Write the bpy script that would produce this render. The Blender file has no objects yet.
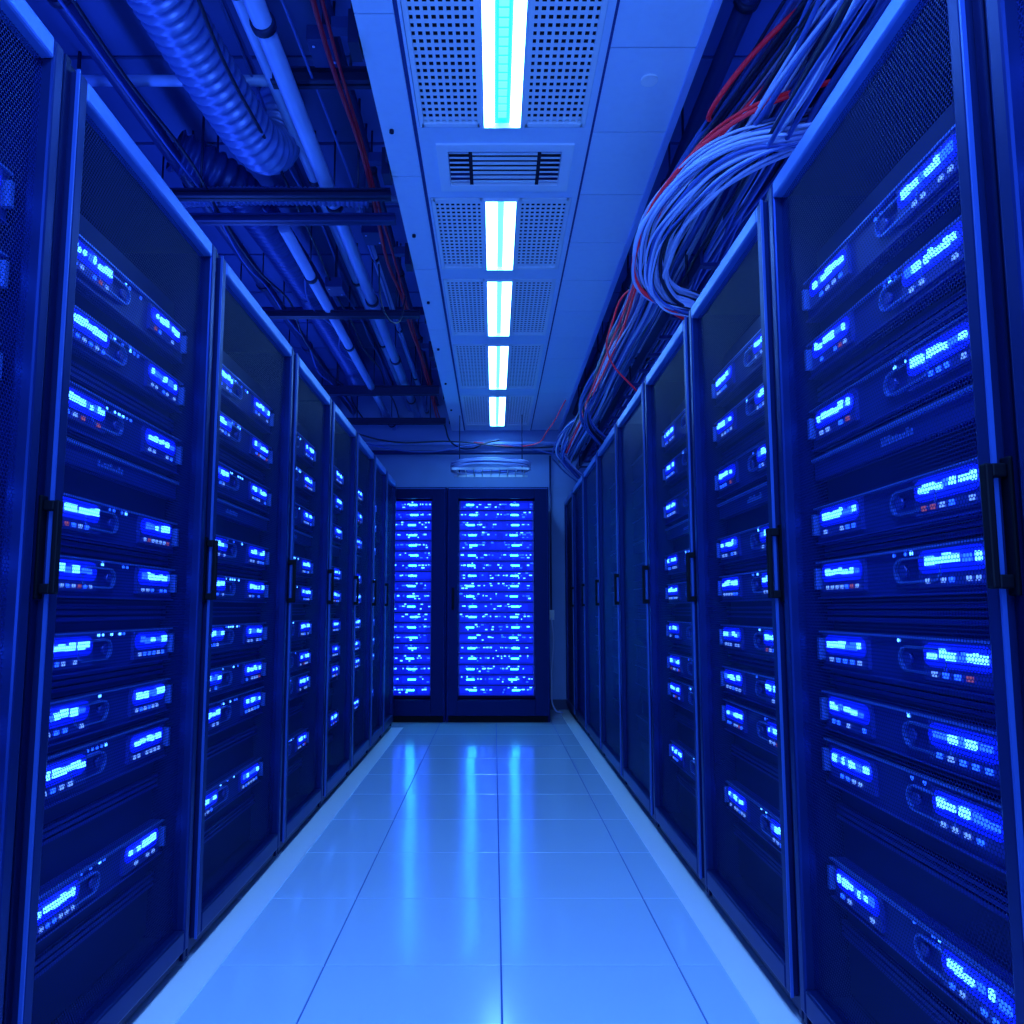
import bpy, math, random
from mathutils import Vector
random.seed(7)
sc = bpy.context.scene
try:
    sc.view_settings.view_transform = 'Standard'
    sc.view_settings.look = 'None'
except Exception as e:
    print(e)

# ------------------------------------------------------------------ materials
def mat(name, base=(0.1,0.1,0.1), metal=0.0, rough=0.5, emis=None, es=0.0, noise=0.0, nscale=8.0, spec=0.5, coat=0.0, tint=None):
    m = bpy.data.materials.new(name); m.use_nodes = True
    nt = m.node_tree; b = nt.nodes['Principled BSDF']
    b.inputs['Base Color'].default_value = (*base, 1)
    b.inputs['Metallic'].default_value = metal
    b.inputs['Roughness'].default_value = rough
    b.inputs['Specular IOR Level'].default_value = spec
    b.inputs['Coat Weight'].default_value = coat
    b.inputs['Coat Roughness'].default_value = 0.12
    if tint: b.inputs['Specular Tint'].default_value = (*tint, 1)
    if emis:
        b.inputs['Emission Color'].default_value = (*emis, 1)
        b.inputs['Emission Strength'].default_value = es
    if noise > 0:
        tc = nt.nodes.new('ShaderNodeTexCoord'); n = nt.nodes.new('ShaderNodeTexNoise')
        n.inputs['Scale'].default_value = nscale; n.inputs['Detail'].default_value = 4
        nt.links.new(tc.outputs['Object'], n.inputs['Vector'])
        r = nt.nodes.new('ShaderNodeMapRange')
        r.inputs['To Min'].default_value = 1-noise; r.inputs['To Max'].default_value = 1+noise
        nt.links.new(n.outputs['Fac'], r.inputs['Value'])
        mx = nt.nodes.new('ShaderNodeVectorMath'); mx.operation = 'SCALE'
        mx.inputs[0].default_value = base
        nt.links.new(r.outputs['Result'], mx.inputs['Scale'])
        nt.links.new(mx.outputs['Vector'], b.inputs['Base Color'])
        r2 = nt.nodes.new('ShaderNodeMapRange')
        r2.inputs['To Min'].default_value = rough*(1-noise*.6); r2.inputs['To Max'].default_value = min(1, rough*(1+noise*.6))
        nt.links.new(n.outputs['Fac'], r2.inputs['Value'])
        nt.links.new(r2.outputs['Result'], b.inputs['Roughness'])
    return m

TB=(0.08,0.22,1.0)
def mesh_mat(name, pitch, radius, base=(0.004,0.014,0.115)):
    """perforated steel sheet: staggered round holes cut with alpha"""
    m = mat(name, base, 0.0, 0.5, spec=0.2, tint=TB); nt = m.node_tree; L = nt.links
    b = nt.nodes['Principled BSDF']; out = nt.nodes['Material Output']
    tc = nt.nodes.new('ShaderNodeTexCoord'); sp = nt.nodes.new('ShaderNodeSeparateXYZ')
    L.new(tc.outputs['Object'], sp.inputs[0])
    def M(op, a, bb=None):
        n = nt.nodes.new('ShaderNodeMath'); n.operation = op
        for i, v in enumerate((a, bb)):
            if v is None: continue
            if isinstance(v, (int, float)): n.inputs[i].default_value = v
            else: L.new(v, n.inputs[i])
        return n.outputs[0]
    q = pitch*1.732
    def cell(off):
        x = M('SUBTRACT', M('FRACT', M('ADD', M('DIVIDE', sp.outputs['X'], pitch), 50+off)), 0.5)
        z = M('SUBTRACT', M('FRACT', M('ADD', M('DIVIDE', sp.outputs['Z'], q), 50+off)), 0.5)
        x = M('MULTIPLY', x, pitch); z = M('MULTIPLY', z, q)
        return M('SQRT', M('ADD', M('MULTIPLY', x, x), M('MULTIPLY', z, z)))
    d = M('MINIMUM', cell(0), cell(0.5))
    hole = M('LESS_THAN', d, radius*pitch)
    tr = nt.nodes.new('ShaderNodeBsdfTransparent'); mx = nt.nodes.new('ShaderNodeMixShader')
    L.new(hole, mx.inputs[0]); L.new(b.outputs[0], mx.inputs[1]); L.new(tr.outputs[0], mx.inputs[2])
    L.new(mx.outputs[0], out.inputs['Surface'])
    return m

M_frame  = mat('rack_steel_blue', (0.007,0.018,0.095), 0.3, 0.33, noise=0.15, nscale=14, tint=TB)
M_rail   = mat('rack_rail_lit', (0.08,0.19,0.62), 0.35, 0.35, noise=0.12, nscale=14)  # frame steel again, with the top rail's caught light put into a paler colour
M_edge_lit   = mat('door_edge_lit', (0.04,0.11,0.45), 0.3, 0.35)  # painted highlight: lit door edges put into a paler blue
M_post   = mat('rack_post_black', (0.003,0.006,0.035), 0.3, 0.4, tint=TB)
M_body   = mat('rack_body_dark', (0.004,0.008,0.07), 0.1, 0.5, tint=TB)
M_chas   = mat('server_chassis', (0.009,0.026,0.26), 0.1, 0.38, noise=0.2, nscale=20, tint=TB)
M_chas2  = mat('server_bezel', (0.018,0.05,0.44), 0.2, 0.35)
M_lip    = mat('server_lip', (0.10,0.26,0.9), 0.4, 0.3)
M_hand   = mat('handle_black', (0.001,0.0015,0.006), 0.0, 0.6, spec=0.15)
M_led    = mat('led_bright', (0.05,0.3,1), emis=(0.055,0.27,1.0), es=7.0)
M_led2   = mat('led_medium', (0.02,0.1,1), emis=(0.012,0.09,1.0), es=2.6)
M_glow   = mat('led_painted_halo', (0.005,0.02,0.6), emis=(0.001,0.010,1.0), es=0.95)  # bloom around the LEDs painted as a dim glowing plate
M_tick   = mat('led_tick_white', (0.5,0.6,1), emis=(0.16,0.38,1.0), es=0.9)
M_red    = mat('led_tick_red', (0.6,0.1,0.1), emis=(0.6,0.14,0.25), es=0.35)
M_fill_in = mat('rack_interior_fill', (0.1,0.2,1), emis=(0.005,0.05,1.0), es=8.0)  # glowing strip added out of sight behind the stile to light the servers
M_mesh   = mesh_mat('perforated_door_sheet', 0.0082, 0.41)
M_meshd  = mesh_mat('perforated_door_sheet_dense', 0.0082, 0.27)
M_tile   = mat('floor_tile_glazed', (0.66,0.86,1.0), 0.0, 0.16, noise=0.05, nscale=1.5, spec=0.9, coat=0.6)
M_strip  = mat('floor_edge_strip', (0.95,1.0,1.0), 0.0, 0.3)
M_sub    = mat('floor_joint', (0.05,0.14,0.45), 0, 0.8)
M_wall   = mat('wall_paint', (0.20,0.32,0.65), 0, 0.7, noise=0.15, nscale=3)
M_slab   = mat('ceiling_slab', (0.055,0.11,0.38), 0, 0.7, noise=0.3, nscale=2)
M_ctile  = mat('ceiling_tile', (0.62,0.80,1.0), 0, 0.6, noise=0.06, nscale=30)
M_cjoint = mat('ceiling_joint', (0.02,0.05,0.25), 0, 0.7)
M_dark   = mat('vent_dark', (0.002,0.004,0.03), 0, 0.8)
M_grille = mat('grille_metal', (0.80,0.92,1.0), 0.0, 0.45)
M_pipe   = mat('pipe_painted', (0.32,0.50,0.95), 0.1, 0.35, noise=0.2, nscale=5)
M_pipd   = mat('pipe_dark', (0.015,0.035,0.18), 0.2, 0.4)
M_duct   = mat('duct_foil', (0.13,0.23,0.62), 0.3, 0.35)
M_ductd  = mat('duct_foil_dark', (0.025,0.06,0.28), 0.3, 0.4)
M_beam   = mat('beam_steel', (0.008,0.016,0.085), 0.2, 0.45)
M_cab    = mat('cable_lightblue', (0.50,0.62,1.0), 0, 0.4)
M_cab2   = mat('cable_blue', (0.06,0.13,0.5), 0, 0.4)
M_cab3   = mat('cable_black', (0.006,0.01,0.05), 0, 0.4)
M_redc   = mat('cable_red', (1.0,0.03,0.06), 0, 0.4, emis=(0.5,0.004,0.05), es=0.09)  # weak red glow painted in, since blue light alone leaves it black
M_lampw  = mat('lamp_diffuser_white', (1,1,1), emis=(0.14,0.45,1.0), es=24)
M_lampc  = mat('lamp_tube_cyan', (0.1,0.8,1), emis=(0.0,0.50,1.0), es=1.5)
M_lampc2 = mat('lamp_tube_pale', (0.1,0.8,1), emis=(0.12,0.75,1.0), es=1.8)
M_endpan = mat('cabinet_led_panel', (0.01,0.02,0.5), emis=(0.002,0.014,1.0), es=0.85)
M_endpan2= mat('cabinet_led_panel_dim', (0.01,0.02,0.5), emis=(0.001,0.008,1.0), es=0.42)
M_endled = mat('cabinet_led', (0.05,0.3,1), emis=(0.055,0.27,1.0), es=5.0)
M_endcy  = mat('cabinet_led_cyan', (0.05,0.5,1), emis=(0.03,0.56,1.0), es=13)

# ------------------------------------------------------------------ helpers
class MB:
    def __init__(s): s.v=[]; s.f=[]; s.m=[]; s.mats=[]; s.sm=[]
    def mi(s, m):
        if m not in s.mats: s.mats.append(m)
        return s.mats.index(m)
    def box(s, x0,x1,y0,y1,z0,z1,m):
        if x0>x1: x0,x1=x1,x0
        i=len(s.v)
        s.v += [(x0,y0,z0),(x1,y0,z0),(x1,y1,z0),(x0,y1,z0),(x0,y0,z1),(x1,y0,z1),(x1,y1,z1),(x0,y1,z1)]
        k=s.mi(m)
        for f in ((0,3,2,1),(4,5,6,7),(0,1,5,4),(1,2,6,5),(2,3,7,6),(3,0,4,7)):
            s.f.append(tuple(i+a for a in f)); s.m.append(k); s.sm.append(False)
    def quad(s, pts, m):
        i=len(s.v); s.v+=pts; s.f.append(tuple(range(i,i+len(pts)))); s.m.append(s.mi(m)); s.sm.append(False)
    def pill(s, xc, zc, w, h, t, y0, y1, m, n=6):
        """rounded capsule ring on the xz plane"""
        def ring(w,h):
            r=h/2; pts=[]
            for cx,a0 in ((w/2-r,-90),(-(w/2-r),90)):
                for k in range(n+1):
                    a=math.radians(a0+180*k/n); pts.append((xc+cx+r*math.cos(a), zc+r*math.sin(a)))
            return pts
        A=ring(w,h); B=ring(w-2*t,h-2*t); N=len(A); i=len(s.v); k=s.mi(m)
        for P,y in ((A,y0),(B,y0),(A,y1)):
            s.v += [(p[0],y,p[1]) for p in P]
        for j in range(N):
            q=(j+1)%N
            s.f.append((i+j,i+q,i+N+q,i+N+j)); s.f.append((i+2*N+j,i+2*N+q,i+q,i+j)); s.m+=[k,k]; s.sm+=[False,False]
    def cyl(s, p0, p1, r, m, n=16, cap=True):
        p0=Vector(p0); p1=Vector(p1); d=(p1-p0).normalized()
        a=d.orthogonal().normalized(); b=d.cross(a); i=len(s.v); k=s.mi(m)
        for p in (p0,p1):
            for j in range(n):
                t=2*math.pi*j/n; s.v.append(tuple(p+a*r*math.cos(t)+b*r*math.sin(t)))
        for j in range(n):
            q=(j+1)%n; s.f.append((i+j,i+q,i+n+q,i+n+j)); s.m.append(k); s.sm.append(True)
        if cap:
            s.f.append(tuple(i+n-1-j for j in range(n))); s.f.append(tuple(i+n+j for j in range(n))); s.m+=[k,k]; s.sm+=[False,False]
    def obj(s, name, parent=None, bevel=0.0):
        me=bpy.data.meshes.new(name); me.from_pydata(s.v,[],s.f)
        for m in s.mats: me.materials.append(m)
        me.polygons.foreach_set('material_index', s.m)
        me.polygons.foreach_set('use_smooth', s.sm)
        me.update()
        o=bpy.data.objects.new(name, me); sc.collection.objects.link(o)
        if parent: o.parent=parent
        if bevel:
            b=o.modifiers.new('bevel','BEVEL'); b.width=bevel; b.segments=2; b.limit_method='ANGLE'
        return o
def empty(name, loc=(0,0,0), rz=0):
    e=bpy.data.objects.new(name,None); sc.collection.objects.link(e); e.location=loc; e.rotation_euler=(0,0,rz); e.empty_display_size=.1
    return e
def curve(name, splines, r, mats, parent=None):
    cu=bpy.data.curves.new(name,'CURVE'); cu.dimensions='3D'; cu.bevel_depth=r; cu.bevel_resolution=2; cu.resolution_u=8
    for m in mats: cu.materials.append(m)
    for pts,mi,rf in splines:
        sp=cu.splines.new('BEZIER'); sp.bezier_points.add(len(pts)-1)
        for bp,p in zip(sp.bezier_points,pts):
            bp.co=p; bp.handle_left_type='AUTO'; bp.handle_right_type='AUTO'; bp.radius=rf
        sp.material_index=mi
    o=bpy.data.objects.new(name,cu); sc.collection.objects.link(o)
    if parent: o.parent=parent
    return o

# ------------------------------------------------------------------ room
XL,XR,YF,YB,ZC = -2.25,2.15,-3.0,7.80,3.35
f=MB()
f.box(XL,XR,YF,YB,-0.10,-0.006,M_sub)
g=0.0022
x=0.02-0.5*5
while x<XR:
    y=0.26-0.5*7
    while y<YB:
        a,b,c,d=max(x+g,XL),min(x+.5-g,XR),max(y+g,YF),min(y+.5-g,YB)
        if b>a and d>c: f.box(a,b,c,d,-0.02,0.0,M_tile)
        y+=.5
    x+=.5
f.obj('floor', bevel=0.0012)
t=MB(); t.box(-0.875,-0.775,-0.5,6.6,0.0,0.003,M_strip); t.obj('trim_1')
t=MB(); t.box(0.645,0.745,-0.5,7.7,0.0,0.003,M_strip); t.obj('trim_2')
for n,a in (('wall_left',(XL-.1,XL,YF,YB,0,ZC)),('wall_right',(XR,XR+.1,YF,YB,0,ZC)),('wall_back',(XL-.1,XR+.1,YB,YB+.1,0,ZC)),('wall_front',(XL-.1,XR+.1,YF-.1,YF,0,ZC))):
    w=MB(); w.box(*a,M_wall); w.obj(n)
b=MB(); b.box(XL,XR,YB-.015,YB,0,0.10,M_beam); b.obj('baseboard_back')
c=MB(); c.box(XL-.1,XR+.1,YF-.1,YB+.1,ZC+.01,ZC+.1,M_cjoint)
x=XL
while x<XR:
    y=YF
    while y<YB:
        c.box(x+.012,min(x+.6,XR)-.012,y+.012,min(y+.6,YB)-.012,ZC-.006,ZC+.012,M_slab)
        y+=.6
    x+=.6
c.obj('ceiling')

# ------------------------------------------------------------------ racks
ROWS=[1.80,1.64,1.46,1.215,1.08,0.91,0.765,0.645,0.37]
def rack(X, y0, y1, side, dense=False, lit=1.0, H=2.13, D=1.0):
    w=(y1-y0)-0.006
    if side=='L': e=empty('server_rack',(X,y0+.003,0),math.pi/2); near=lambda v:v
    else: e=empty('server_rack',(X,y1-.003,0),-math.pi/2); near=lambda v:w-v
    m=MB()
    m.box(0,.012,.0,D,0.05,H,M_body); m.box(w-.012,w,.0,D,0.05,H,M_body)
    m.box(.012,w-.012,D-.012,D,0.05,H,M_body); m.box(0.012,w-.012,0,D-.012,H-.03,H,M_post); m.box(.012,w-.012,0,D-.012,0.05,0.08,M_body)
    m.box(0.02,w-.02,0.02,D-.02,0,0.05,M_hand)
    m.obj('body',e)
    p=MB()
    p.box(0,.022,-.028,.0,.02,H,M_post); p.box(w-.022,w,-.028,.0,.02,H,M_post)
    p.box(.022,w-.022,-.02,0,H-.018,H,M_post); p.box(0.022,w-.022,-.02,0,.02,.055,M_post)
    p.obj('post_frame',e,0.003)
    d=MB(); s=.034; a,bb=.024,w-.024; zb,zt=.06,H-.02
    d.box(a,a+s,-.045,-.004,zb,zt,M_frame); d.box(bb-s,bb,-.045,-.004,zb,zt,M_frame)
    d.box(a+s,bb-s,-.045,-.004,zt-.045,zt,M_rail); d.box(a+s,bb-s,-.045,-.004,zb,zb+.06,M_frame)
    d.obj('door_frame',e,0.006)
    d=MB()
    xx=near(.0225); d.box(xx-.002,xx+.002,-.046,-.039,.06,H-.02,M_edge_lit)  # thin pale strip standing in for the lit stile edge
    d.obj('door_edge_highlight',e)
    d=MB(); d.quad([(a+s-.002,-.022,zb+.058),(bb-s+.002,-.022,zb+.058),(bb-s+.002,-.022,zt-.043),(a+s-.002,-.022,zt-.043)],M_meshd if dense else M_mesh)
    d.obj('door_mesh',e)
    h=MB(); hx=near(.014)
    h.box(hx-.011,hx+.011,-.034,-.026,1.02,1.22,M_hand); h.box(hx-.008,hx+.008,-.066,-.054,1.03,1.21,M_hand)
    h.box(hx-.008,hx+.008,-.056,-.034,1.03,1.05,M_hand); h.box(hx-.008,hx+.008,-.056,-.034,1.19,1.21,M_hand)
    h.obj('door_handle',e,0.003)
    u=MB(); l=MB()
    if lit>0: l.box(near(.016),near(.024),.04,.06,.25,1.95,M_fill_in)
    xa,xb=.032,w-.032
    u.box(xa,xb,.105,.75,.10,1.93,M_body)
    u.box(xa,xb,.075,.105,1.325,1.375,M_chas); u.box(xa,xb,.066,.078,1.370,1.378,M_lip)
    for k in range(9):
        lx=w*.42+k*.014
        u.box(lx,lx+.008,.073,.076,1.34,1.34+random.choice((.010,.014,.018)),M_lip)
    for i,z in enumerate(ROWS):
        hh=.052
        if i in (0,2,7): hh=.06
        u.box(xa,xb,.075,.105,z-hh,z+hh*.75,M_chas)
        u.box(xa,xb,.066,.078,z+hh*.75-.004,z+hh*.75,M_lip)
        u.box(xa,xb,.068,.078,z-hh,z-hh+.003,M_chas2)
        if random.random()>lit: continue
        for (q0,q1) in ((.21,.41),(.70,.90)):
            c0,c1=sorted((near(q0*w),near(q1*w)))
            u.box(c0-.020,c1+.016,.066,.076,z-.038,z+.034,M_chas2)
            l.pill((c0+c1)/2-.003,z+.008,c1-c0+.030,.044,.0219,.0645,.067,M_glow)  # painted halo plate behind the lamps
            # short clusters of small lamps of varying width and height
            xx=c0+random.uniform(0,.012); wd=c1-c0
            while xx<c1-.010:
                lw=random.choice((.010,.014,.020,.026))*(wd/.17)
                lw=min(lw,c1-xx)
                r=random.random()
                z0=z+random.choice((.001,.002,.004)); z1=z0+random.choice((.011,.014,.017))
                l.box(xx,xx+lw,.060,.0655,z0,z1,M_led if r<.74 else M_led2)
                xx+=lw+random.choice((.004,.005,.005,.014))
            n2=random.choice((5,6,7)); dx=(c1-c0)/n2
            for k in range(n2):
                xx=c0+(k+.5)*dx; r=random.random()
                mt=M_tick if r<.42 else (M_red if r<.48 else (M_led2 if r<.8 else None))
                if mt: l.box(xx-dx*.28,xx+dx*.16,.063,.0665,z-.031,z-.022,mt)
        for k in range(8):
            if random.random()<.45:
                xx=w*(.45+.025*k); l.box(xx-.004,xx+.004,.073,.0755,z+.026,z+.033,random.choice((M_led2,M_led)))
        u.pill(w*.5+(near(0)-w*.5)*.12,z-.004,w*.19,.050,.0045,.064,.076,M_lip)
        u.cyl((w*.5,.066,z-.004),(w*.5,.076,z-.004),.012,M_chas2,10)
        for ex in (xa+.006,xb-.018): 
            u.box(ex,ex+.012,.058,.075,z-.03,z+.022,M_lip)
    for z in (1.55,1.15,0.995,0.84,0.52,0.25):
        for k in range(3):
            u.box(xa,xb,.09,.105,z-.02+k*.014,z-.012+k*.014,M_chas)
    uo=u.obj('servers',e); lo=l.obj('status_leds',e)
    uo.location.y=-.03; lo.location.y=-.03
    return e

LX,RX=-0.90,0.77
Lb=[-0.17,0.63,1.43,2.26,3.17,3.93,4.66,5.36,5.98,6.58]
for i in range(len(Lb)-1):
    rack(LX,Lb[i],Lb[i+1],'L',dense=False,lit=1.0)
Rb=[-0.55,0.25,1.06,1.93,2.75,3.58,4.42,5.26,6.10,6.95,7.75]
for i in range(len(Rb)-1):
    rack(RX,Rb[i],Rb[i+1],'R',dense=(i>=5),lit=1.0 if i<5 else 0.0)

# ------------------------------------------------------------------ end cabinets
def endcab(x0,x1,Y=6.92,H=2.13,D=.82):
    e=empty('server_cabinet',(x0,Y,0)); w=x1-x0-.006
    m=MB()
    m.box(0,.02,0,D,.0,H,M_body); m.box(w-.02,w,0,D,0,H,M_body); m.box(.02,w-.02,D-.02,D,0,H,M_body)
    m.box(.02,w-.02,0,D-.02,H-.03,H,M_post); m.box(.02,w-.02,0,D-.02,0,.08,M_hand)
    m.obj('body',e)
    d=MB(); a=.012; s=.09
    d.box(a,a+s,-.035,-.002,.06,H-.01,M_post); d.box(w-a-s-.03,w-a,-.035,-.002,.06,H-.01,M_post)
    d.box(a+s,w-a-s-.03,-.035,-.002,H-.11,H-.01,M_post); d.box(a+s,w-a-s-.03,-.035,-.002,.06,.20,M_post)
    d.box(a,w-a,-.038,-.034,H-.022,H-.014,M_edge_lit); d.box(a,a+.008,-.038,-.034,.06,H-.02,M_frame); d.box(w-a-.008,w-a,-.038,-.034,.06,H-.02,M_frame)
    d.box(.05,.07,-.075,-.055,1.0,1.2,M_hand); d.box(.05,.07,-.06,-.034,1.0,1.02,M_hand); d.box(.05,.07,-.06,-.034,1.18,1.2,M_hand)
    d.obj('door_frame',e,0.004)
    u=MB(); xa,xb=a+s+.004,w-a-s-.034; z=.225; ww=xb-xa
    u.box(xa-.03,xb+.03,.12,.6,.2,H-.11,M_body)
    n=19; dz=(H-.115-.225)/n
    for i in range(n):
        zc=z+dz*(i+.5)
        u.box(xa,xb,.075,.12,zc-dz*.46,zc+dz*.46,M_chas2)
        # dim upper and lower light guides with a brighter middle band
        u.box(xa+.012,xb-.012,.070,.076,zc-dz*.44,zc+dz*.44,M_endpan2)
        xx=xa+.014
        while xx<xb-.03:
            lw=min(random.uniform(.03,.12),xb-.014-xx)
            u.box(xx,xx+lw,.067,.0705,zc-dz*random.uniform(.16,.36),zc+dz*random.uniform(.2,.36),M_endpan if random.random()<.72 else M_endpan2)
            xx+=lw+random.choice((0.004,.004,.012))
        u.box(xa,xb,.060,.076,zc-dz*.5,zc-dz*.46,M_chas)
        for k in range(24):
            xx=xa+.02+(ww-.04)*random.random()
            r=random.random(); zz=zc+dz*random.choice((.02,.04,.05,.06,.05,-.22,.24))
            hw=random.uniform(.004,.013); hz=random.uniform(.004,.008)
            u.box(xx-hw,xx+hw,.062,.068,zz,zz+hz*1.6,M_endled if r<.55 else M_led2)
        for cx in (.17,.74):
            j=random.uniform(-.025,.025)
            u.box(xa+ww*(cx+j)-.035,xa+ww*(cx+j)+.035,.058,.069,zc-dz*.02,zc+dz*.11,M_endcy)
    u.obj('server_stack',e)
endcab(-1.36,-0.43); endcab(-0.43,0.51)

# ------------------------------------------------------------------ suspended ceiling strip
ZS=2.87
s=MB()
cx=.032
mods=[(1.62,2.755),(3.29,3.99),(4.14,5.00),(5.20,6.25),(6.49,7.54)]
s.box(-.30,.38,0.0,1.60,ZS,ZS+.02,M_ctile)
y=-.5
while y<7.7:
    s.box(-.44,-.315,y+.003,min(y+.9,7.78)-.003,ZS-.004,ZS+.02,M_ctile); y+=.9
s.box(-.315,-.30,-0.5,7.78,ZS+.006,ZS+.03,M_cjoint)
s.box(-.30,.38,2.77,2.87,ZS,ZS+.02,M_ctile); s.box(-.30,.38,3.215,3.275,ZS,ZS+.02,M_ctile)
s.box(-.30,-.235,2.87,3.215,ZS,ZS+.02,M_ctile); s.box(.325,.38,2.87,3.215,ZS,ZS+.02,M_ctile)
for (a,b_),(c_,d_) in zip(mods[1:],mods[2:]+[(7.79,0)]):
    s.box(-.30,.38,b_+.015,c_-.015,ZS,ZS+.02,M_ctile)
for a,bq in mods:
    s.box(-.30,cx-.322,a-.015,bq+.015,ZS,ZS+.02,M_ctile); s.box(cx+.322,.38,a-.015,bq+.015,ZS,ZS+.02,M_ctile)
s.box(.38,.39,-0.5,7.78,ZS+.004,ZS+.02,M_cjoint)
y=-0.35
while y<7.75:
    s.box(.39,.675,y+.004,min(y+.45,7.78)-.004,ZS,ZS+.02,M_ctile)
    s.box(-.30,.38,y+1e-4,y+.006,ZS-.001,ZS+.001,M_cjoint) if y<1.5 else None
    y+=.45
s.box(.39,.675,-.35,7.78,ZS+.012,ZS+.022,M_cjoint)
s.box(.675,.70,-0.5,7.78,ZS-.015,ZS+.03,M_pipe)
for k in range(7):
    yy=1.95+k*.83
    s.cyl((-.40,yy,ZS-.004),(-.40,yy,ZS-.016),.009,M_dark,10)
for k in range(8):
    yy=1.2+k*.9
    s.cyl((-.45,yy,ZS),(-.45,yy,ZC),.006,M_beam,8); s.cyl((.69,yy,ZS+.02),(.69,yy,ZC),.006,M_beam,8)
s.cyl((.55,2.5,ZS),(.55,2.5,ZS-.008),.03,M_grille,16)
s.obj('suspended_ceiling')

for i,(a,bq) in enumerate(mods):
    e=empty('ceiling_light',(cx,(a+bq)/2,ZS)); L=(bq-a)/2
    m=MB()
    m.box(-.078,-.070,-L,L,-.012,.04,M_grille); m.box(.070,.078,-L,L,-.012,.04,M_grille)
    m.box(-.078,.078,-L-.008,-L,-.012,.04,M_grille); m.box(-.078,.078,L,L+.008,-.012,.04,M_grille)
    m.box(-.078,.078,-L,L,.035,.045,M_grille)
    m.obj('housing',e)
    m=MB(); ci=.030 if i==0 else .016
    m.box(-.070,-ci,-L+.004,L-.004,.0,.008,M_lampw); m.box(ci,.070,-L+.004,L-.004,.0,.008,M_lampw)
    m.obj('diffuser',e)
    m=MB()
    m.box(-ci,ci,-L+.004,L-.004,.006,.012,M_lampc if i==0 else M_lampc2)
    if i==0:
        n=26
        for k in range(n):
            yy=-L+.03+k*(2*L-.06)/n
            m.box(-.016,.016,yy,yy+.028,.0,.006,M_lampc2)
    m.obj('tube',e)
    e2=empty('perforated_ceiling_panel',(cx,(a+bq)/2,ZS)); m=MB()
    for sx in (-1,1):
        x0,x1=sorted((sx*.088,sx*.310))
        m.box(x0,x1,-L,L,.03,.036,M_dark)
        m.box(x0-.009,x0+.008,-L-.008,L+.008,-.004,.014,M_grille); m.box(x1-.008,x1+.010,-L-.008,L+.008,-.004,.014,M_grille)
        m.box(x0,x1,-L-.008,-L+.012,-.004,.014,M_grille); m.box(x0,x1,L-.012,L+.008,-.004,.014,M_grille)
        nx=9
        for k in range(1,nx): 
            xx=x0+(x1-x0)*k/nx; m.box(xx-.0052,xx+.0052,-L,L,.004,.007,M_grille)
        ny=int(2*L/.034)
        for k in range(1,ny):
            yy=-L+2*L*k/ny; m.box(x0,x1,yy-.0075,yy+.0075,.0035,.0065,M_grille)
    m.obj('grille',e2)
# air vent
e=empty('air_vent',(.045,3.04,ZS)); m=MB()
m.box(-.28,.28,-.17,-.125,-.008,.02,M_grille); m.box(-.28,.28,.125,.17,-.008,.02,M_grille)
m.box(-.28,-.235,-.125,.125,-.008,.02,M_grille); m.box(.235,.28,-.125,.125,-.008,.02,M_grille)
m.box(-.235,.235,-.125,.125,.05,.055,M_dark)
for k in range(7):
    yy=-.105+k*.034
    m.box(-.135,.135,yy,yy+.016,.0,.004,M_grille)
    m.box(-.232,-.15,yy,yy+.007,.0,.004,M_grille); m.box(.15,.232,yy,yy+.007,.0,.004,M_grille)
m.box(-.150,-.135,-.125,.125,-.002,.01,M_dark); m.box(.135,.150,-.125,.125,-.002,.01,M_dark)
m.obj('louvres',e)

# ------------------------------------------------------------------ plenum left: ducts, pipes, beams
def flexduct(name, pts, r, m, pitch=.034, n=28):
    P=[Vector(p) for p in pts]; path=[]
    for i in range(len(P)-1):
        p0=P[max(i-1,0)];p1=P[i];p2=P[i+1];p3=P[min(i+2,len(P)-1)]
        N=max(2,int((p2-p1).length/(pitch/6)))
        for k in range(N):
            t=k/N
            path.append(.5*((2*p1)+(-p0+p2)*t+(2*p0-5*p1+4*p2-p3)*t*t+(-p0+3*p1-3*p2+p3)*t**3))
    path.append(P[-1]); mb=MB(); k=mb.mi(m); s_=0
    for i,p in enumerate(path):
        d=(path[min(i+1,len(path)-1)]-path[max(i-1,0)]).normalized()
        a=d.cross(Vector((0,0,1))).normalized(); b_=d.cross(a)
        if i: s_+=(p-path[i-1]).length
        rr=r*(1+.10*math.sin(2*math.pi*s_/pitch))
        for j in range(n):
            t=2*math.pi*j/n; mb.v.append(tuple(p+a*rr*math.cos(t)+b_*rr*math.sin(t)))
        if i:
            q=(i-1)*n
            for j in range(n):
                jj=(j+1)%n; mb.f.append((q+j,q+jj,q+n+jj,q+n+j)); mb.m.append(k); mb.sm.append(True)
    return mb.obj(name)
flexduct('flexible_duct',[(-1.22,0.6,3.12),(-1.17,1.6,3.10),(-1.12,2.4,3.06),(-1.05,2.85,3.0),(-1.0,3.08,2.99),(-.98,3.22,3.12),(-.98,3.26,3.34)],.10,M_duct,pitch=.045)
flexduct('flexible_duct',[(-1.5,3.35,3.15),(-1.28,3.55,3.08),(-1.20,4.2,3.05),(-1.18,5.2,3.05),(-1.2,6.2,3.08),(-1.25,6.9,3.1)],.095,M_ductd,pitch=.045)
flexduct('flexible_duct',[(-1.75,3.48,2.97),(-1.3,3.42,2.96),(-.95,3.40,2.95),(-.60,3.44,2.96)],.04,M_duct,pitch=.022)
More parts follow.
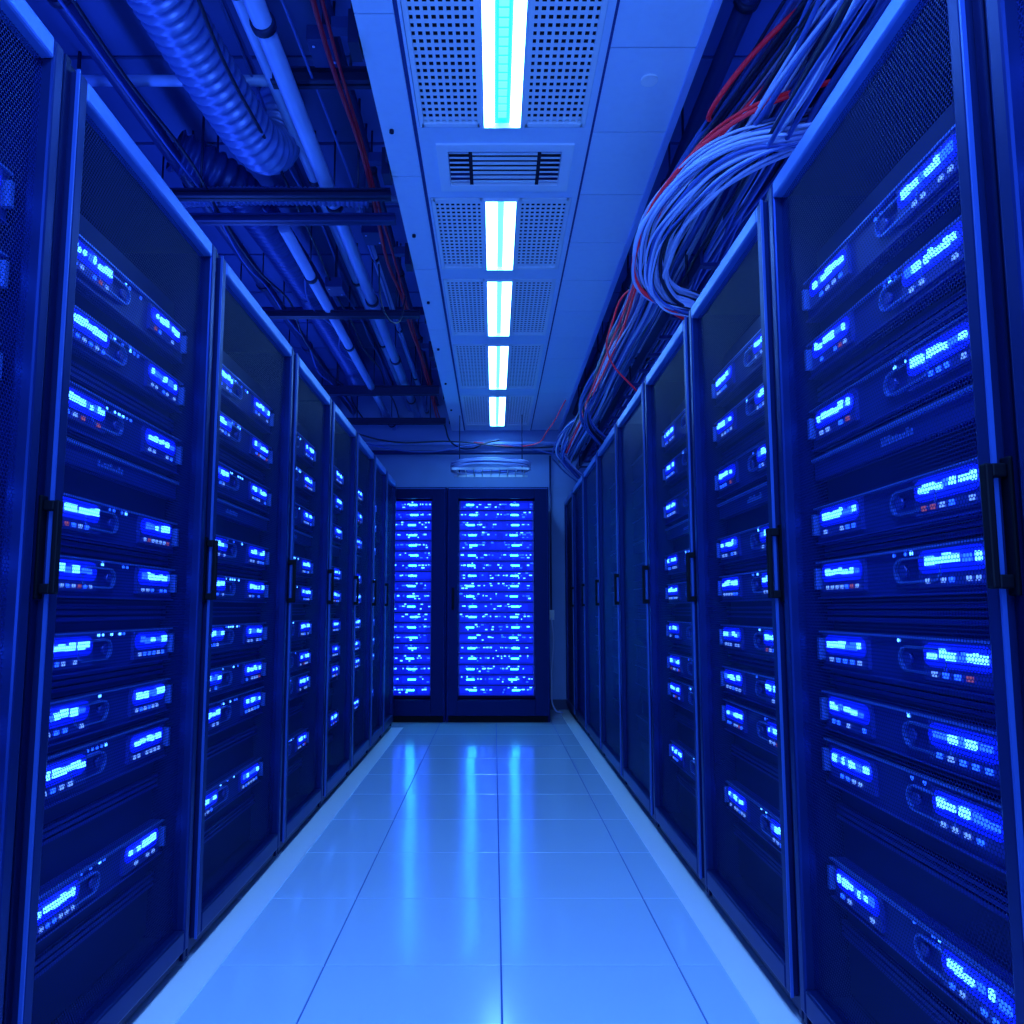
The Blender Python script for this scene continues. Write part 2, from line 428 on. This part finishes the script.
def pipe(name,p0,p1,r,m,clamps=True):
    mb=MB(); mb.cyl(p0,p1,r,m,20)
    d=Vector(p1)-Vector(p0); L=d.length; d.normalize()
    if clamps:
        k=.55
        while k<L:
            a=Vector(p0)+d*k; mb.cyl(a,a+d*.03,r*1.25,M_beam,16); mb.cyl(a+Vector((0,0,r)),(a.x,a.y,ZC-.006),.005,M_beam,6); k+=1.15
    return mb.obj(name)
pipe('ceiling_pipe',(-.78,-.5,2.97),(-.78,7.78,2.97),.034,M_pipe)
pipe('ceiling_pipe',(-.88,-.5,3.10),(-.88,7.78,3.10),.026,M_pipe)
pipe('ceiling_pipe',(-1.05,3.6,2.90),(-1.05,7.78,2.90),.03,M_pipe)
pipe('ceiling_pipe',(-1.48,-.5,3.08),(-1.48,7.78,3.08),.035,M_pipd)
pipe('ceiling_pipe',(-1.62,-.5,2.95),(-1.62,7.78,2.95),.022,M_pipe)
pipe('ceiling_pipe',(-.60,-.5,3.15),(-.60,7.78,3.15),.02,M_pipd)
pipe('ceiling_pipe',(-.70,3.7,3.06),(-.70,7.78,3.06),.018,M_pipe)
pipe('ceiling_pipe',(-2.2,2.95,3.20),(-.47,2.95,3.20),.022,M_pipe,False)
pipe('ceiling_pipe',(-2.2,3.9,3.22),(-.47,3.9,3.22),.018,M_pipe,False)
pipe('ceiling_pipe',(-2.2,2.1,3.26),(-.47,2.1,3.26),.03,M_pipd,False)
pipe('ceiling_pipe',(-2.2,5.4,3.2),(-.47,5.4,3.2),.03,M_pipd,False)
pipe('ceiling_pipe',(.86,-.5,3.06),(.86,7.78,3.06),.035,M_pipd)
pipe('ceiling_pipe',(1.02,-.5,2.98),(1.02,7.78,2.98),.028,M_pipe)
pipe('ceiling_pipe',(1.35,-.5,3.05),(1.35,7.78,3.05),.04,M_pipd)
def beam(y,z,x0=-2.2,x1=-.47,h=.05,wd=.05,m=M_beam):
    mb=MB(); mb.box(x0,x1,y,y+wd,z,z+.008,m); mb.box(x0,x1,y,y+wd,z+h,z+h+.008,m); mb.box(x0,x1,y+wd/2-.004,y+wd/2+.004,z,z+h,m)
    for xx in (x0+.3,(x0+x1)/2,x1-.15):
        mb.cyl((xx,y+wd/2,z+h),(xx,y+wd/2,ZC-.006),.006,m,6)
    return mb.obj('ceiling_beam')
beam(3.24,2.86,h=.03); beam(3.42,2.84,h=.03,m=M_pipd); beam(4.6,2.84,h=.035); beam(6.3,2.83,h=.07); beam(2.68,3.0,x0=-.85,x1=-.47); beam(7.2,2.8)
for (xx,yy,zz) in ((-.62,2.50,3.02),(-.64,3.75,2.95),(-1.75,2.9,3.0),(-.95,4.3,2.90)):
    mb=MB(); mb.box(xx-.05,xx+.05,yy,yy+.14,zz,zz+.06,M_pipd); mb.cyl((xx,yy+.07,zz+.06),(xx,yy+.07,ZC-.006),.008,M_beam,8)
    mb.cyl((xx-.03,yy+.03,zz-.004),(xx-.03,yy+.03,zz),.006,M_pipe,8); mb.cyl((xx+.03,yy+.11,zz-.004),(xx+.03,yy+.11,zz),.006,M_pipe,8)
    mb.obj('junction_box',bevel=.004)
for yy in (2.3,3.05,3.9,5.4):
    mb=MB(); mb.box(-.48,-.445,yy,yy+.09,ZS-.02,ZS+.10,M_beam); mb.box(-.54,-.48,yy+.02,yy+.06,ZS+.05,ZS+.09,M_pipd)
    mb.obj('mounting_bracket')
def strand(x,z,y0,y1,amp=.02,step=.5):
    pts=[]; y=y0
    while y<=y1+1e-6:
        pts.append((x+random.uniform(-amp,amp),y,z+random.uniform(-amp,amp))); y+=step
    return pts
M_mar=mat('cable_maroon',(0.3,0.01,0.04),0,.4,emis=(0.3,0.004,0.06),es=0.02)  # faint self-glow painted in so the maroon shows under blue light
curve('hanging_cable',[(strand(-.57,2.92,-.5,7.6),0,1),(strand(-.55,2.93,-.5,7.6,.01),0,.7)],.009,[M_mar])
curve('hanging_cable',[(strand(-.95,2.95,-.5,7.6,.03),0,1),(strand(-1.3,2.9,1,7.6,.04),0,1),(strand(-.68,3.0,1,7.6,.02),1,.8),(strand(-1.0,3.2,1,7.6,.03),1,.8),
  (strand(-1.4,2.95,0,7.6,.04),1,.8),(strand(-1.72,2.9,0,7.6,.04),0,1),(strand(-1.1,2.92,3.5,7.6,.05),1,.7)],.007,[M_cab3,M_cab2])
curve('hanging_cable',[([(-.5,7.5,2.86),(-.40,7.3,2.62),(-.22,7.2,2.55),(-.1,7.2,2.6),(.05,7.3,2.66)],0,1),
  ([(-.62,3.9,2.85),(-.60,3.95,2.62),(-.55,4.1,2.60),(-.52,4.3,2.84)],0,.6),
  ([(-1.6,6.9,2.75),(-1.0,7.0,2.58),(-.4,7.1,2.60),(.3,7.2,2.56),(.9,7.2,2.6)],0,1),
  ([(-1.4,7.3,2.65),(-.7,7.2,2.52),(0,7.3,2.62),(.7,7.3,2.5)],1,1)],.008,[M_cab3,M_cab2])

# ------------------------------------------------------------------ right: cable tray and bundles
e=empty('cable_tray',(0,0,0)); m=MB()
for xx in (.86,1.36):
    m.box(xx-.006,xx+.006,3.0,7.76,2.42,2.50,M_pipd)
y=3.02
while y<7.7:
    m.box(.866,1.354,y,y+.03,2.425,2.44,M_pipd); y+=.28
y=3.2
while y<7.7:
    for xx in (.85,1.37): m.cyl((xx,y,2.42),(xx,y,ZC-.006),.006,M_beam,6)
    y+=1.4
m.obj('ladder',e)
spl=[]
for k in range(30):
    x0=.88+random.random()*.44; z=2.452+random.random()*.09
    spl.append((strand(x0,z,1.6,7.6,.018,.45),random.choice((0,0,1,1,2)),random.uniform(.7,1.2)))
curve('tray_cables',spl,.008,[M_cab,M_cab2,M_cab3],e)

def bundle(name, path, n, spread, mats, r=.008, wts=None):
    spl=[]
    for k in range(n):
        a=random.random()*6.28; q=math.sqrt(random.random())*spread; dx,dz=q*math.cos(a),q*math.sin(a)
        pts=[]
        for (X,Y,Z,f_) in path:
            pts.append((X+dx*f_+random.uniform(-.012,.012),Y+random.uniform(-.03,.03)+dz*f_*.5,Z+dz*f_+random.uniform(-.012,.012)))
        spl.append((pts,random.choice(wts or range(len(mats))),random.uniform(.6,1.2)))
    return curve(name,spl,r,mats)
bundle('cable_bundle',[(1.35,1.2,2.95,1.5),(1.06,2.0,2.80,1.5),(.95,2.40,2.76,1.3),(.80,2.72,2.66,1),(.70,2.98,2.53,.9),(.72,3.4,2.48,.8),(.72,4.2,2.48,.8),(.73,5.3,2.48,.8),(.72,6.5,2.48,.8),(.72,7.5,2.5,.8)],42,.10,[M_cab,M_cab2,M_cab3],wts=(0,0,1,1,2,2))
bundle('cable_bundle',[(1.35,2.1,2.50,1),(1.06,2.25,2.52,1),(.82,2.36,2.52,1),(.67,2.56,2.47,1),(.62,2.82,2.40,.9),(.68,3.0,2.31,.8),(.84,3.05,2.27,.8),(1.0,3.1,2.2,.7)],40,.09,[M_cab,M_cab2,M_cab3],r=.0065,wts=(0,0,0,1,2))
bundle('cable_bundle',[(1.2,1.3,2.62,1),(1.05,1.8,2.70,1),(.93,2.35,2.62,1),(.88,3.0,2.56,1),(.90,4.0,2.55,1),(.9,5.0,2.55,1),(.9,6.0,2.55,1),(.88,7.5,2.55,1)],26,.09,[M_cab,M_cab2,M_cab3],wts=(0,1,1,2))
bundle('cable_bundle',[(1.25,.9,2.75,1),(1.02,1.5,2.78,1),(.98,2.0,2.66,1),(.96,2.5,2.60,1),(1.0,3.2,2.56,1)],18,.10,[M_cab,M_cab2,M_cab3],wts=(0,1,1,2))
bundle('cable_bundle',[(.95,4.4,2.5,1),(.78,4.6,2.56,1),(.66,4.9,2.45,1),(.66,5.3,2.36,1),(.8,5.6,2.28,1),(.95,5.8,2.2,1)],10,.05,[M_cab2,M_cab3])
bundle('cable_bundle',[(.95,6.0,2.5,1),(.72,6.3,2.6,1),(.58,6.6,2.42,1),(.66,6.9,2.34,1),(.9,7.2,2.2,1)],12,.06,[M_cab2,M_cab])
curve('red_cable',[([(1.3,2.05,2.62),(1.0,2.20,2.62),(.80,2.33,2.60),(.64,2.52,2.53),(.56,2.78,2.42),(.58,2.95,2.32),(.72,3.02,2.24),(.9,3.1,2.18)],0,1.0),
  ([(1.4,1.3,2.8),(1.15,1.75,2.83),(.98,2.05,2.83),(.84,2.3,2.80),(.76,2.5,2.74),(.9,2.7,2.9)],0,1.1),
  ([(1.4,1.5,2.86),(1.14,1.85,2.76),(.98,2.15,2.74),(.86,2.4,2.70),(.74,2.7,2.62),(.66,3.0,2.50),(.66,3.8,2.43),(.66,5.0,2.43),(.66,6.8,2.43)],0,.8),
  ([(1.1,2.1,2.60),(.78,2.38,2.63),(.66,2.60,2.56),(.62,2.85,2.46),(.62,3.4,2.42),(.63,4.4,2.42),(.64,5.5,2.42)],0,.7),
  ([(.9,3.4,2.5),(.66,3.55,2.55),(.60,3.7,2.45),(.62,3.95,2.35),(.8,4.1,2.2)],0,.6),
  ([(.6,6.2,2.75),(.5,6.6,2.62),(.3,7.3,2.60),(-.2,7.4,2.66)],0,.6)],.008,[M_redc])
e=empty('cable_coil',(-.03,7.15,2.36)); spl=[]
for k in range(9):
    pts=[]; r=.36+random.uniform(-.05,.02); oz=random.uniform(-.04,.04)
    for j in range(13):
        a=2*math.pi*j/12; pts.append((r*math.cos(a),r*.75*math.sin(a),oz+random.uniform(-.01,.01)))
    spl.append((pts,k%2,1))
curve('loops',spl,.009,[M_cab,M_cab2],e)
m=MB()
for k in range(9): 
    xx=-.32+k*.08; m.box(xx-.004,xx+.004,-.2,.2,-.055,-.048,M_grille)
m.box(-.36,.36,-.20,-.19,-.06,-.04,M_grille); m.box(-.36,.36,.19,.20,-.06,-.04,M_grille)
for a in (-.3,.3):
    m.cyl((a,0,-.05),(a,0,ZC-2.37),.005,M_beam,6)
m.obj('basket',e)
pipe('wall_conduit',(-2.2,7.70,2.62),(2.1,7.70,2.62),.022,M_pipd,False)
pipe('wall_conduit',(-2.2,7.72,2.72),(2.1,7.72,2.72),.018,M_pipe,False)
m=MB(); m.box(.555,.615,7.765,7.80,.9,1.0,M_grille); m.cyl((.585,7.775,1.0),(.585,7.775,2.6),.010,M_pipd,8); m.obj('wall_socket')
curve('power_cable',[([(.585,7.76,.92),(.60,7.72,.7),(.57,7.6,.3),(.60,7.5,.03),(.66,7.45,.015)],0,1)],.008,[M_cab])

# ------------------------------------------------------------------ added fill lights
def area(name, loc, rot, sx, sy, power, col):
    l=bpy.data.lights.new(name,'AREA'); l.shape='RECTANGLE'; l.size=sx; l.size_y=sy; l.energy=power; l.color=col
    o=bpy.data.objects.new(name,l); sc.collection.objects.link(o); o.location=loc; o.rotation_euler=rot
BL=(0.12,0.33,1.0)
area('near_fill',(0.04,0.4,2.82),(0,0,0),.5,1.6,95,BL)  # unseen overhead fill added to brighten the near floor
area('near_fill',(0.04,-1.6,2.82),(math.radians(25),0,0),1.2,1.2,50,BL)  # second unseen fill added farther behind the camera
# added unseen fill behind the camera, aimed up the aisle at the ceiling
area('ceiling_fill',(0.0,-2.4,1.0),(math.radians(125),0,0),1.0,.8,80,BL)
area('plenum_fill',(-1.55,3.6,2.16),(math.pi,0,0),.15,6.5,36,(0.04,0.15,1))  # unseen fill added above the rack tops to lift the dark plenum
area('plenum_fill',(1.45,3.8,2.16),(math.pi,0,0),.15,6.5,36,(0.04,0.15,1))
w=bpy.data.worlds.new('World'); sc.world=w; w.use_nodes=True
w.node_tree.nodes['Background'].inputs[0].default_value=(0.0,0.02,0.1,1); w.node_tree.nodes['Background'].inputs[1].default_value=.3

# ------------------------------------------------------------------ camera
cd=bpy.data.cameras.new('camera'); cam=bpy.data.objects.new('camera',cd); sc.collection.objects.link(cam)
cd.sensor_width=36; cd.lens=757/1024*36; cd.clip_start=.02
cam.location=(0,0,1.0); cam.rotation_euler=(math.radians(96),0,0)
cd.shift_x=.0176; cd.shift_y=.018
sc.camera=cam
